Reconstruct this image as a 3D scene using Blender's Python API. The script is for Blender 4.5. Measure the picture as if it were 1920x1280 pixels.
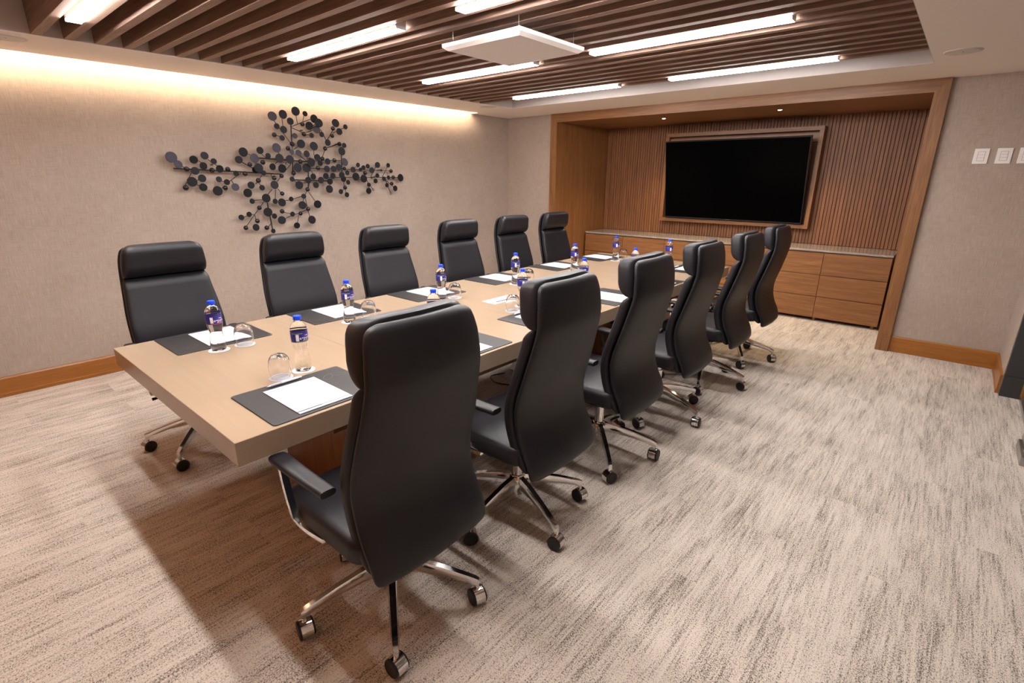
import bpy, bmesh, math, random
from mathutils import Matrix, Vector
for o in list(bpy.data.objects): bpy.data.objects.remove(o, do_unlink=True)
S = bpy.context.scene
C = S.collection
PI = math.pi
rnd = random.Random(7)

# ------------------------------------------------------------------ camera
cd = bpy.data.cameras.new('camera'); cam = bpy.data.objects.new('camera', cd); C.objects.link(cam)
cd.sensor_width = 36.0; cd.lens = 17.883; cd.clip_start = 0.02
_m = Matrix(((0.756419, -0.203015, 0.621784), (0.654078, 0.229774, -0.720684), (0.003440, 0.951835, 0.306593))).to_4x4()
_m.translation = (5.0036, -5.7119, 1.5254); cam.matrix_world = _m
S.camera = cam
# ------------------------------------------------------------------ world, exposure
w = bpy.data.worlds.new('world'); S.world = w; w.use_nodes = True
w.node_tree.nodes['Background'].inputs[0].default_value = (1.0, .9, .8, 1)
w.node_tree.nodes['Background'].inputs[1].default_value = 0.05
S.view_settings.view_transform = 'Standard'; S.view_settings.look = 'None'
S.view_settings.gamma = 1.0; S.view_settings.use_curve_mapping = False
S.view_settings.exposure = 2.2
STRIP = 27.0      # strip lights in the slatted ceiling
COVE = 21.0       # LED line in the cove
SPOT = 20.0       # niche downlights (W)
H = 2.296

# ------------------------------------------------------------------ materials
def srgb(r, g, b):
    f = lambda c: (c/255/12.92) if c/255 <= .04045 else ((c/255+.055)/1.055)**2.4
    return (f(r), f(g), f(b), 1)
class NT:
    def __init__(s, name):
        s.m = bpy.data.materials.new(name); s.m.use_nodes = True
        s.t = s.m.node_tree; s.b = s.t.nodes['Principled BSDF']
    def n(s, ty, **kw):
        nd = s.t.nodes.new(ty)
        for k, v in kw.items(): setattr(nd, k, v)
        return nd
    def l(s, a, b): s.t.links.new(a, b)
    def coords(s, scale, kind='Object', rand=0.0):
        tc = s.n('ShaderNodeTexCoord'); mp = s.n('ShaderNodeMapping'); mp.inputs['Scale'].default_value = scale
        if rand:
            oi = s.n('ShaderNodeObjectInfo'); mu = s.n('ShaderNodeMath', operation='MULTIPLY'); mu.inputs[1].default_value = rand
            s.l(oi.outputs['Random'], mu.inputs[0]); ad = s.n('ShaderNodeVectorMath', operation='ADD')
            s.l(tc.outputs[kind], ad.inputs[0]); s.l(mu.outputs[0], ad.inputs[1]); s.l(ad.outputs[0], mp.inputs[0])
        else: s.l(tc.outputs[kind], mp.inputs[0])
        return mp.outputs[0]
    def noise(s, vec, scale=1, detail=3, rough=.55, dist=0):
        nz = s.n('ShaderNodeTexNoise'); nz.inputs['Scale'].default_value = scale; nz.inputs['Detail'].default_value = detail
        nz.inputs['Roughness'].default_value = rough; nz.inputs['Distortion'].default_value = dist
        s.l(vec, nz.inputs['Vector']); return nz.outputs['Fac']
    def ramp(s, fac, stops):
        r = s.n('ShaderNodeValToRGB'); e = r.color_ramp.elements
        while len(e) < len(stops): e.new(.5)
        for i, (p, c) in enumerate(stops): e[i].position = p; e[i].color = c
        s.l(fac, r.inputs[0]); return r.outputs[0]
    def mix(s, fac, a, b, mode='MIX'):
        m = s.n('ShaderNodeMixRGB', blend_type=mode)
        for sock, v in ((m.inputs[0], fac), (m.inputs[1], a), (m.inputs[2], b)):
            if isinstance(v, (int, float)): sock.default_value = v
            elif isinstance(v, tuple): sock.default_value = v
            else: s.l(v, sock)
        return m.outputs[0]
    def bump(s, h, strength=.2, dist=.002):
        b = s.n('ShaderNodeBump'); b.inputs['Strength'].default_value = strength; b.inputs['Distance'].default_value = dist
        s.l(h, b.inputs['Height']); s.l(b.outputs[0], s.b.inputs['Normal'])
    def set(s, **kw):
        for k, v in kw.items():
            k = k.replace('_', ' ')
            if isinstance(v, (int, float, tuple)): s.b.inputs[k].default_value = v
            else: s.l(v, s.b.inputs[k])
        return s
def plain(name, col, rough=.5, metal=0.0, spec=.5, coat=0.0, bump=0.0, bscale=300):
    t = NT(name); v = t.coords((1, 1, 1))
    nz = t.noise(v, bscale if bump else 40, 2)
    c1 = tuple(c*.93 for c in col[:3])+(1,)
    t.set(Base_Color=t.mix(nz, c1, col), Roughness=rough, Metallic=metal)
    t.b.inputs['Specular IOR Level'].default_value = spec; t.b.inputs['Coat Weight'].default_value = coat
    if bump: t.bump(nz, bump, .001)
    return t.m
def emit(name, col, strength):
    t = NT(name); t.set(Base_Color=(0, 0, 0, 1)); t.b.inputs['Emission Color'].default_value = col
    t.b.inputs['Emission Strength'].default_value = strength; return t.m
def wood(name, dark, mid, light, axis='z', rough=.42, fine=1.0, rand=7.0):
    t = NT(name)
    sc = {'x': (1.1, 26, 26), 'y': (26, 1.1, 26), 'z': (26, 26, 1.1)}[axis]
    sc2 = {'x': (6, 300, 300), 'y': (300, 6, 300), 'z': (300, 300, 6)}[axis]
    v = t.coords(sc, rand=rand); v2 = t.coords(sc2, rand=rand)
    a = t.noise(v, 1.0*fine, 5, .6, 1.2); b = t.noise(v2, 1.0, 2, .5)
    col = t.ramp(a, [(.25, dark), (.5, mid), (.78, light)])
    col = t.mix(t.ramp(b, [(.35, (.55, .55, .55, 1)), (.6, (0, 0, 0, 1))]), col, tuple(c*.62 for c in dark[:3])+(1,))
    t.set(Base_Color=col, Roughness=rough); t.bump(b, .12, .0006); return t.m
OAK = (srgb(112, 72, 39), srgb(137, 91, 52), srgb(156, 108, 65))
M = {}
M['oak_z'] = wood('oak_vertical', *OAK, axis='z'); M['oak_x'] = wood('oak_horizontal', *OAK, axis='x'); M['oak_y'] = wood('oak_lengthwise', *OAK, axis='y')
PO = (srgb(146, 90, 34), srgb(158, 99, 39), srgb(170, 110, 47))
M['base_y'] = wood('baseboard_wood_y', *PO, axis='y', rough=.32); M['base_x'] = wood('baseboard_wood_x', *PO, axis='x', rough=.32)
M['flute'] = wood('fluted_oak', srgb(104, 64, 38), srgb(134, 86, 52), srgb(158, 104, 64), axis='z', rough=.5, rand=31)
M['flute_back'] = wood('fluted_backing', srgb(84, 48, 26), srgb(100, 58, 32), srgb(120, 72, 40), axis='z', rough=.6)
M['slat'] = wood('walnut_slat', srgb(124, 96, 82), srgb(146, 116, 100), srgb(168, 138, 120), axis='x', rough=.62, rand=17)
M['white'] = plain('ceiling_paint', srgb(240, 230, 222), .75)
M['recess'] = plain('recess_top_shade', srgb(30, 27, 30), .8)  # top of the recess, shade between the slats put into the colour
M['recess_side'] = plain('recess_side_paint', srgb(212, 202, 198), .75)
M['plastic_white'] = plain('white_plastic', srgb(232, 226, 224), .4)
M['speaker'] = plain('speaker_grille', srgb(214, 206, 200), .6)
M['chrome'] = plain('polished_chrome', (.78, .77, .76, 1), .09, 1.0)
M['steel'] = plain('brushed_steel', (.42, .41, .40, 1), .3, 1.0)
M['black'] = plain('black_plastic', srgb(20, 20, 22), .4)
M['wheel'] = plain('black_rubber', srgb(16, 16, 18), .5)
M['screen'] = plain('television_glass', (.0006, .0006, .0008, 1), .3, spec=.03)
M['bezel'] = plain('television_bezel', srgb(26, 26, 34), .35)
M['logo'] = plain('grey_print', srgb(90, 90, 98), .5)
M['charcoal'] = plain('charcoal_frame', srgb(52, 50, 50), .55)
M['art_d'] = plain('disc_metal_shaded', srgb(15, 15, 18), .6, spec=.25); M['art_m'] = plain('disc_metal_half_lit', srgb(30, 30, 36), .6, spec=.25)  # disc tones: light and shade of the tilted discs put into the colour
M['art_l'] = plain('disc_metal_lit', srgb(62, 60, 70), .6, spec=.25); M['art_b'] = plain('gloss_black_ball', srgb(20, 20, 24), .22)  # lightest disc tone stands for discs that catch the light
M['rod'] = plain('black_rod', srgb(14, 14, 15), .45)
M['paper'] = plain('paper_white', srgb(190, 191, 196), .85, spec=.2)
M['ink'] = plain('print_ink', srgb(40, 40, 48), .7)
M['cap'] = plain('blue_cap', srgb(4, 70, 235), .35)
M['lab_blue'] = plain('label_blue', srgb(38, 36, 132), .4); M['lab_pink'] = plain('label_pink', srgb(196, 60, 140), .4)
M['lab_green'] = plain('label_green', srgb(150, 170, 70), .4); M['lab_white'] = plain('label_white', srgb(240, 240, 246), .4)
M['lab_red'] = plain('label_red', srgb(226, 60, 70), .4); M['lab_orange'] = plain('label_orange', srgb(246, 160, 80), .4)
M['pen'] = plain('pen_plastic', srgb(216, 216, 232), .35); M['pen_grip'] = plain('pen_grip', srgb(170, 172, 190), .45)
M['brass'] = plain('brass_strip', srgb(190, 140, 70), .35, .8)
M['strip'] = emit('strip_light_glow', (1.0, .955, .925, 1), STRIP)
M['cove'] = emit('cove_light_glow', (1.0, .79, .55, 1), COVE)
M['cove_fill'] = emit('cove_fill_glow', (1.0, .79, .55, 1), COVE*.85)  # glow of the added, unseen cove line behind the camera
M['lamp'] = emit('downlight_glow', (1.0, .80, .48, 1), 60.0)
def leather():
    t = NT('black_leather'); v = t.coords((1, 1, 1))
    a = t.noise(v, 420, 3, .6); b = t.noise(v, 6, 3)
    t.set(Base_Color=t.mix(b, srgb(21, 20, 24), srgb(28, 26, 32)), Roughness=.45); t.b.inputs['Specular IOR Level'].default_value = .4
    t.bump(a, .12, .0008); return t.m
M['leather'] = leather()
def mat_leather():
    t = NT('desk_mat_leather'); v = t.coords((12, 90, 90), rand=3); a = t.noise(v, 1, 4, .6)
    t.set(Base_Color=t.mix(a, srgb(17, 16, 18), srgb(28, 26, 29)), Roughness=.5); t.bump(a, .1, .001); return t.m
M['mat'] = mat_leather()
def linen():
    t = NT('linen_wallpaper')
    a = t.noise(t.coords((230, 230, 12)), 1, 3, .7); b = t.noise(t.coords((10, 10, 230)), 1, 3, .7); c = t.noise(t.coords((2, 2, 2)), 1.5, 2)
    base = t.mix(t.ramp(a, [(.35, (0, 0, 0, 1)), (.65, (1, 1, 1, 1))]), srgb(154, 137, 125), srgb(175, 158, 146))
    base = t.mix(t.ramp(b, [(.30, (.5, .5, .5, 1)), (.52, (0, 0, 0, 1))]), base, srgb(134, 118, 107))
    base = t.mix(.06, base, c)
    t.set(Base_Color=base, Roughness=.85); t.b.inputs['Specular IOR Level'].default_value = .2; t.bump(a, .1, .0008); return t.m
M['linen'] = linen()
def carpet():
    t = NT('striated_carpet')
    # planks 0.25 m x 1.0 m laid along the room: every plank shifts the streak pattern
    tc = t.n('ShaderNodeTexCoord'); mp = t.n('ShaderNodeMapping'); mp.inputs['Rotation'].default_value = (0, 0, PI/2)
    t.l(tc.outputs['Object'], mp.inputs[0])
    br = t.n('ShaderNodeTexBrick'); br.offset = .5; br.inputs['Scale'].default_value = 1.0
    br.inputs['Brick Width'].default_value = 1.0; br.inputs['Row Height'].default_value = .25; br.inputs['Mortar Size'].default_value = 0
    br.inputs['Color1'].default_value = (0, 0, 0, 1); br.inputs['Color2'].default_value = (1, 1, 1, 1); t.l(mp.outputs[0], br.inputs[0])
    sh = t.n('ShaderNodeVectorMath', operation='SCALE'); sh.inputs['Scale'].default_value = 9.0; t.l(br.outputs['Color'], sh.inputs[0])
    def vec(sc):
        a = t.n('ShaderNodeVectorMath', operation='ADD'); t.l(tc.outputs['Object'], a.inputs[0]); t.l(sh.outputs[0], a.inputs[1])
        m = t.n('ShaderNodeVectorMath', operation='MULTIPLY'); m.inputs[1].default_value = sc; t.l(a.outputs[0], m.inputs[0]); return m.outputs[0]
    streak = t.noise(vec((100, 5.0, 1)), 1, 4, .68, .3)
    broad = t.noise(vec((14, 2.2, 1)), 1, 3, .55, .3)
    speck = t.noise(t.coords((1, .8, 1)), 230, 1.5, .7)
    sp2 = t.noise(t.coords((1, .6, 1)), 90, 2, .7)
    add = lambda x, y, k: t.mix(k, x, y, 'MIX')
    f = add(add(add(streak, broad, .40), sp2, .18), speck, .46)
    col = t.ramp(f, [(.385, srgb(84, 73, 66)), (.435, srgb(134, 123, 113)), (.480, srgb(186, 174, 163)), (.54, srgb(212, 201, 190))])
    t.set(Base_Color=col, Roughness=.95); t.b.inputs['Specular IOR Level'].default_value = .1
    t.b.inputs['Sheen Weight'].default_value = .15
    t.bump(add(speck, streak, .5), .5, .004); return t.m
M['carpet'] = carpet()
def table_mat():
    t = NT('beige_gloss_top'); a = t.noise(t.coords((2, 24, 24)), 1, 4, .6, .4); b = t.noise(t.coords((1, 1, 1)), 3, 3)
    col = t.mix(a, srgb(146, 125, 104), srgb(159, 138, 116)); col = t.mix(.25, col, t.mix(b, srgb(136, 116, 96), srgb(158, 138, 117)))
    t.set(Base_Color=col, Roughness=.2); t.b.inputs['Specular IOR Level'].default_value = .4; return t.m
M['table'] = table_mat()
def stone():
    t = NT('veined_stone'); a = t.noise(t.coords((3, 40, 40)), 1, 6, .7, 2.5); b = t.noise(t.coords((1, 1, 1)), 60, 4, .7)
    col = t.ramp(a, [(.3, srgb(96, 86, 80)), (.48, srgb(140, 128, 120)), (.6, srgb(178, 170, 164)), (.75, srgb(120, 106, 96))])
    col = t.mix(.25, col, t.mix(b, srgb(90, 82, 78), srgb(190, 184, 180))); t.set(Base_Color=col, Roughness=.12); return t.m
M['stone'] = stone()
def glass(name, ior, tint=(1, 1, 1, 1)):
    t = NT(name); t.set(Base_Color=tint, Roughness=0.0, IOR=ior); t.b.inputs['Transmission Weight'].default_value = 1.0; return t.m
M['water'] = glass('water_bottle_plastic', 1.17); M['glass'] = glass('clear_glass', 1.38)
M['water'].node_tree.nodes['Principled BSDF'].inputs['Coat Weight'].default_value = 1.0
M['pane'] = glass('door_pane', 1.45, (.93, .98, .96, 1))

# ------------------------------------------------------------------ mesh helpers
def finish(bm, name, m, parent=None, smooth=False, angle=35):
    me = bpy.data.meshes.new(name); bmesh.ops.recalc_face_normals(bm, faces=bm.faces[:]); 
    if smooth:
        for f in bm.faces: f.smooth = True
        for e in bm.edges:
            if len(e.link_faces) == 2 and e.calc_face_angle() > math.radians(angle): e.smooth = False
    bm.to_mesh(me); bm.free()
    for mm in (m if isinstance(m, list) else [m]): me.materials.append(M[mm])
    return obj(name, me, parent)
def obj(name, me, parent=None):
    o = bpy.data.objects.new(name, me); C.objects.link(o)
    if parent: o.parent = parent
    return o
def box(bm, x0, x1, y0, y1, z0, z1, bev=0, seg=2):
    vs = [bm.verts.new((x, y, z)) for x in (x0, x1) for y in (y0, y1) for z in (z0, z1)]
    fs = [bm.faces.new([vs[i] for i in q]) for q in ((0, 1, 3, 2), (4, 6, 7, 5), (0, 4, 5, 1), (2, 3, 7, 6), (0, 2, 6, 4), (1, 5, 7, 3))]
    if bev:
        es = list({e for f in fs for e in f.edges}); bmesh.ops.bevel(bm, geom=es, offset=bev, segments=seg, affect='EDGES', profile=.5)
    return vs
def B(name, x0, x1, y0, y1, z0, z1, m, parent=None, bev=0, seg=2):
    bm = bmesh.new(); box(bm, x0, x1, y0, y1, z0, z1, bev, seg); return finish(bm, name, m, parent)
def loft(bm, rings, cap=True, closed=True):
    R = [[bm.verts.new(p) for p in r] for r in rings]; n = len(R[0])
    for a, b in zip(R, R[1:]):
        for i in range(n if closed else n-1):
            j = (i+1) % n
            bm.faces.new((a[i], a[j], b[j], b[i]))
    if cap and closed: bm.faces.new(R[0][::-1]); bm.faces.new(R[-1])
    return R
def lathe(bm, prof, n=24, cx=0, cy=0, cap=True):
    return loft(bm, [[(cx+r*math.cos(2*PI*i/n), cy+r*math.sin(2*PI*i/n), z) for i in range(n)] for r, z in prof], cap)
def tube(bm, pts, rad, n=8, cap=True):
    pts = [Vector(p) for p in pts]; rads = rad if isinstance(rad, list) else [rad]*len(pts); rings = []
    up = Vector((0, 0, 1))
    for i, p in enumerate(pts):
        d = (pts[min(i+1, len(pts)-1)]-pts[max(i-1, 0)]).normalized()
        a = d.cross(up) if abs(d.z) < .95 else d.cross(Vector((1, 0, 0))); a.normalize(); b = d.cross(a)
        rings.append([p+rads[i]*(math.cos(2*PI*k/n)*a+math.sin(2*PI*k/n)*b) for k in range(n)])
    loft(bm, rings, cap)
def prism(bm, poly, axis, a, b):
    mk = {'x': lambda u, v, t: (t, u, v), 'y': lambda u, v, t: (u, t, v), 'z': lambda u, v, t: (u, v, t)}[axis]
    loft(bm, [[mk(u, v, a) for u, v in poly], [mk(u, v, b) for u, v in poly]])
def rrect(x0, x1, y0, y1, r, k=5):
    out = []
    for cx, cy, s in ((x1-r, y1-r, 0), (x0+r, y1-r, 1), (x0+r, y0+r, 2), (x1-r, y0+r, 3)):
        for i in range(k+1):
            a = PI/2*(s+i/k); out.append((cx+r*math.cos(a), cy+r*math.sin(a)))
    return out
def tag(o, label=None, cat=None, group=None, kind=None):
    if label: o['label'] = label
    if cat: o['category'] = cat
    if group: o['group'] = group
    if kind: o['kind'] = kind
    return o
def thing(name, label, cat, loc=(0, 0, 0), rz=0, group=None):
    o = bpy.data.objects.new(name, None); C.objects.link(o); o.location = loc; o.rotation_euler = (0, 0, rz); o.empty_display_size = .05
    return tag(o, label, cat, group)
def copy_tree(o, parent=None):
    c = o.copy(); C.objects.link(c)
    if parent: c.parent = parent
    for ch in list(o.children): copy_tree(ch, c)
    return c
def struct(o, label, cat): return tag(o, label, cat, kind='structure')
def interp(t, tab):
    for (a, x), (b, y) in zip(tab, tab[1:]):
        if t <= b:
            k = max(0, (t-a)/(b-a)); return x+(y-x)*k
    return tab[-1][1]

# ------------------------------------------------------------------ room shell
XA, XB, TW, XR = .757, 4.7196, .0998, 5.4655
NY, NX0, NX1, NZ = 1.237, .757+.0998, 4.7196-.0998, H-.0998
YF = -6.24
struct(B('floor', -.1, 7.4, YF-.1, 1.4, -.05, 0, 'carpet'), 'cream carpet with streaks of brown and grey', 'floor')
struct(B('wall_left', -.12, 0, YF-.12, .12, 0, 2.62, 'linen'), 'linen papered wall behind the disc sculpture', 'wall')
bm = bmesh.new(); box(bm, 0, XA+.03, 0, .12, 0, H+.2); box(bm, XB-.03, XR+.12, 0, .12, 0, H+.2)
struct(finish(bm, 'wall_back', 'linen'), 'linen papered wall on both sides of the wooden niche', 'wall')
bm = bmesh.new(); box(bm, XR, XR+.12, -.671, 0, 0, H+.2); box(bm, XR, XR+.12, -4.4, -.671, 2.16, H+.2); box(bm, XR, XR+.12, YF-.12, -4.4, 0, H+.2)
struct(finish(bm, 'wall_right', 'linen'), 'linen papered wall with the glass door opening', 'wall')
struct(B('wall_front', 0, XR, YF-.12, YF, 0, H+.32, 'oak_z'), 'unseen wall behind the camera, oak chosen for dim warm bounce', 'wall')  # oak finish picked to cut the light on the chair backs
struct(B('wall_corridor', 7.0, 7.1, YF, .12, 0, H+.2, 'linen'), 'plain wall of the corridor beyond the glass door', 'wall')

# ceiling: soffit ring, recess, cove pocket
XS0, XS1, YS1, YS0 = .7456, 4.634, -.791, -5.45
YC = -.728; XL = .13
bm = bmesh.new()
FC = YF+XL                                    # unseen second cove, added for warm light near the camera
box(bm, XL, XS0, FC, YC, H, H+.016)            # thin ledge under the cove
box(bm, 0, XS0, YC, 0, H, H+.3)                # closed end beside the back wall
box(bm, .36, XS0, YF+.36, YC, H+.016, H+.3)
box(bm, -.02, .36, YF, YC, H+.26, H+.3)        # cove top
box(bm, XS0, XS1, YS1, 0, H, H+.3)
box(bm, XS0, XS1, FC, YS0, H, H+.016); box(bm, XS0, XS1, YF+.36, YS0, H+.016, H+.3); box(bm, XS1, XR, FC, YF+.36, H, H+.016); box(bm, .36, XR, YF, YF+.36, H+.26, H+.3)
box(bm, XS1, XR, YF+.36, 0, H, H+.3); box(bm, XR, 7.1, YF, 0, H, H+.3)
struct(finish(bm, 'ceiling', 'white'), 'off-white dropped ceiling border around the slatted recess', 'ceiling')
struct(B('ceiling_recess', XS0-.01, XS1+.01, YS0-.01, YS1+.01, H+.27, H+.33, 'recess'), 'top of the ceiling recess, darkened to deepen shade between slats', 'ceiling')
bm = bmesh.new()
box(bm, XS0, XS0+.004, YS0, YS1, H+.002, H+.27); box(bm, XS1-.004, XS1, YS0, YS1, H+.002, H+.27)
box(bm, XS0, XS1, YS1-.004, YS1, H+.002, H+.27); box(bm, XS0, XS1, YS0, YS0+.004, H+.002, H+.27)
struct(finish(bm, 'trim_1', 'recess_side'), 'pale upright edge lining the ceiling recess', 'trim')

# cove LED line
cv = thing('cove_light', 'warm LED line glowing above the papered wall', 'light', (.158, (YF+YC)/2, H+.016))
B('led_strip', -.006, .010, (YF-YC)/2+.03, -(YF-YC)/2-.012, .050, .070, 'cove', cv)
B('holder', .010, .018, (YF-YC)/2+.02, -(YF-YC)/2-.01, 0, .085, 'plastic_white', cv)

cf = thing('cove_light', 'unseen warm LED line added above the wall behind the camera', 'light', ((XR+.2)/2, YF+.158, H+.016))  # added fill light, warms the ceiling and floor near the camera
B('led_strip', -(XR-.2)/2+.06, (XR-.2)/2-.02, -.006, .010, .045, .075, 'cove_fill', cf)
B('holder', -(XR-.2)/2+.05, (XR-.2)/2-.01, .010, .018, 0, .085, 'plastic_white', cf)

# baseboards
def baseboard(name, poly, axis, a, b, m, label):
    bm = bmesh.new(); prism(bm, poly, axis, a, b); return struct(finish(bm, name, m), label, 'baseboard')
bp = [(0, 0), (.020, 0), (.020, .024), (.016, .028), (.016, .133), (.010, .145), (0, .145)]
bm = bmesh.new(); prism(bm, bp, 'y', YF, 0)
struct(finish(bm, 'baseboard_left', 'base_y'), 'varnished wooden baseboard along the sculpture wall', 'baseboard')
bm = bmesh.new(); prism(bm, [(-x, z) for x, z in bp], 'x', XB, XR); prism(bm, [(-x, z) for x, z in bp], 'x', .02, XA)
struct(finish(bm, 'baseboard_back', 'base_x'), 'varnished wooden baseboard below the light switches', 'baseboard')
bm = bmesh.new(); prism(bm, [(XR-x, z) for x, z in bp], 'y', -.671, -.016)
struct(finish(bm, 'baseboard_right', 'base_y'), 'short wooden baseboard return beside the glass door', 'baseboard')

# glass door opening on the right
df = thing('door_1', 'charcoal door jamb with frameless glass door leaf', 'door', (XR+.003, -.671, 0)); df['kind'] = 'structure'
B('jamb', 0, .114, -.055, 0, .16, 2.15, 'charcoal', df, .001, 1); B('plinth', -.001, .115, -.056, 0, 0, .1585, 'charcoal', df, .001, 1)
B('edge_strip', .108, .118, -.075, -.056, 0, 2.15, 'brass', df)
B('pane', .118, .128, -3.7, -.06, .03, 2.15, 'pane', df)
B('bottom_rail', .108, .140, -.98, -.08, 0, .03, 'steel', df); B('bottom_rail', .108, .140, -3.7, -1.31, 0, .03, 'steel', df)
g = B('patch_fitting', .050, .13, -1.29, -1.01, .0, .055, 'steel', df, .004)
B('fitting_cover', .066, .14, -1.16, -.985, .055, .11, 'steel', g, .004)

# ------------------------------------------------------------------ niche
struct(B('wall_niche_left', NX0-.03, NX0, .0, NY+.02, 0, NZ+.05, 'oak_z'), 'oak veneer side of the television niche, left end', 'wall')
struct(B('wall_niche_right', NX1, NX1+.03, .0, NY+.02, 0, NZ+.05, 'oak_z'), 'oak veneer side of the television niche, right end', 'wall')
struct(B('ceiling_niche', NX0-.03, NX1+.03, .0, NY+.05, NZ, NZ+.05, 'oak_x'), 'oak underside of the niche with two downlights', 'ceiling')
nb = struct(B('wall_niche_back', NX0-.03, NX1+.03, NY, NY+.05, 0, NZ+.05, 'flute_back'), 'fluted oak slat wall behind the television', 'wall')
NS = 106; P = (NX1-NX0)/NS
vmesh = []
for k, (dw, dt) in enumerate(((0, 0), (.002, .004), (-.002, -.003))):
    bm = bmesh.new(); box(bm, -(P*.42+dw*.5), P*.42+dw*.5, -.012-dt, 0, 0, NZ-.79, .002, 1); o = finish(bm, 'slat', 'flute', nb); vmesh.append(o)
for i in range(NS):
    o = vmesh[i] if i < 3 else obj('slat', vmesh[rnd.choice((0, 0, 1, 2))].data, nb)
    o.location = (NX0+P*(i+.5), NY, .79)
# casing around the niche
tr = thing('trim_2', 'broad mitred oak casing framing the television niche', 'trim', (0, 0, 0)); tr['kind'] = 'structure'
T0, T1 = -.0437, .002
def board(name, poly, m):
    bm = bmesh.new(); prism(bm, poly, 'y', T0, T1); return finish(bm, name, m, tr)
HT = H-.001
board('casing_upright', [(XA, .160), (XA+TW, .160), (XA+TW, HT-TW), (XA, HT)], 'oak_z')
board('casing_upright', [(XB-TW, .160), (XB, .160), (XB, HT), (XB-TW, HT-TW)], 'oak_z')
board('casing_head', [(XA+.0008, HT), (XA+TW+.0008, HT-TW), (XB-TW-.0008, HT-TW), (XB-.0008, HT)], 'oak_x')
for x in (XA, XB-TW): B('plinth_block', x, x+TW, T0-.001, T1, 0, .159, 'oak_z', tr, .001, 1)
# downlights
for x, s in ((2.094, 'left'), (3.357, 'right')):
    d = thing('downlight', 'small warm recessed downlight in the niche, %s of the two' % s, 'light', (x, .388, NZ), 0, 'niche downlights')
    bm = bmesh.new(); lathe(bm, [(.018, -.001), (.024, -.004), (.027, -.003), (.028, 0), (.018, .0)], 24, cap=False); finish(bm, 'ring', 'steel', d, True)
    bm = bmesh.new(); lathe(bm, [(.0175, -.0005), (.0175, -.003)], 20); finish(bm, 'lens', 'lamp', d)
    ld = bpy.data.lights.new('downlight_beam', 'SPOT'); ld.energy = SPOT; ld.color = (1, .76, .46); ld.spot_size = math.radians(125); ld.spot_blend = .8; ld.shadow_soft_size = .03
    lo = bpy.data.objects.new('downlight_beam', ld); C.objects.link(lo); lo.parent = d; lo.location = (0, 0, -.012)

# television frame and television
FX0, FX1, FZ0, FZ1, FY = 1.815, 3.655, .967, 2.082, 1.10
tf = thing('television_surround', 'boxed oak surround behind the television on slat wall', 'surround', ((FX0+FX1)/2, NY-.02, FZ0))
hw, fh, dep, th = (FX1-FX0)/2, FZ1-FZ0, NY-.02-FY, .045
B('backing_panel', -hw+th, hw-th, -.03, -.004, th, fh-th, 'flute_back', tf)
B('frame_rail', -hw, hw, -dep, 0, fh-th, fh, 'oak_x', tf, .001, 1); B('frame_rail', -hw, hw, -dep, 0, 0, th, 'oak_x', tf, .001, 1)
B('frame_stile', -hw, -hw+th, -dep, 0, th, fh-th, 'oak_z', tf, .001, 1); B('frame_stile', hw-th, hw, -dep, 0, th, fh-th, 'oak_z', tf, .001, 1)
B('header_panel', -hw+th, hw-th, -.075, -.03, fh-.16, fh-th-.022, 'oak_x', tf)
tv = thing('television', 'large black flat television tilted forward in the niche', 'television', ((1.911+3.586)/2, 1.075, 1.022))
tv.rotation_euler = (math.atan2(.18, .947), 0, 0)
tw, tvh = (3.586-1.911)/2, .964
B('housing', -tw, tw, -.012, .045, 0, tvh, 'bezel', tv, .002, 1)
sc = B('screen', -tw+.008, tw-.008, -.0135, -.011, .016, tvh-.008, 'screen', tv)
B('maker_mark', -.028, .028, -.0145, -.012, .0055, .0105, 'logo', tv)
B('stand_off', -.2, .2, .045, .10, .3, .6, 'black', tv)

# ------------------------------------------------------------------ credenza: three drawer units and one stone top
CX0, CW, CYF = .891, .6103, .6835
sides = ('by the left niche wall', 'in the middle under the television', 'by the right niche wall')
bmd = bmesh.new(); box(bmd, .002, CW-.002, 0, .02, .002, .236, .0012, 1)
drawer0 = None
for u in range(3):
    x0 = CX0+u*2*CW
    c = thing('drawer_cabinet', 'low oak cabinet of six drawers, %s' % sides[u], 'cabinet', (x0, CYF, 0), 0, 'oak credenza cabinets')
    B('body', .003, 2*CW-.003, .022, NY-.02-CYF, .04, .768, 'oak_x', c)
    for col in range(2):
        for row in range(3):
            if drawer0 is None: drawer0 = d = finish(bmd, 'drawer', 'oak_x', c)
            else: d = obj('drawer', drawer0.data, c)
            d.location = (col*CW, 0, .039+row*.2405)
    for lx in (.05, CW+.01, 2*CW-.05):
        for ly in (.05, .45):
            bm = bmesh.new(); lathe(bm, [(.016, 0), (.020, .04)], 14); f = finish(bm, 'foot', 'oak_z', c, True); f.location = (lx, ly, 0)
st = B('stone_top', -(CX0-4.5545)/-2 if 0 else -1.8325, 1.8325, -.004, NY-.02-CYF, 0, .020, 'stone', None, .002, 1)
st.location = ((CX0+4.5545)/2, CYF, .7685)
tag(st, 'polished grey veined stone top on the oak cabinets', 'countertop')

# ------------------------------------------------------------------ slatted ceiling
sl0 = None
so = thing('slat_ceiling', 'rows of dark walnut slats filling the ceiling recess', 'slats', (XS0+.005, -5.013, H+.001))
so['kind'] = 'structure'
for k in range(26):
    if sl0 is None: sl0 = o = B('slat', 0, XS1-XS0-.01, 0, .048, 0, .20, 'slat', so, .001, 1)
    else: o = obj('slat', sl0.data, so)
    o.location = (0, .147*k, 0)
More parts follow.
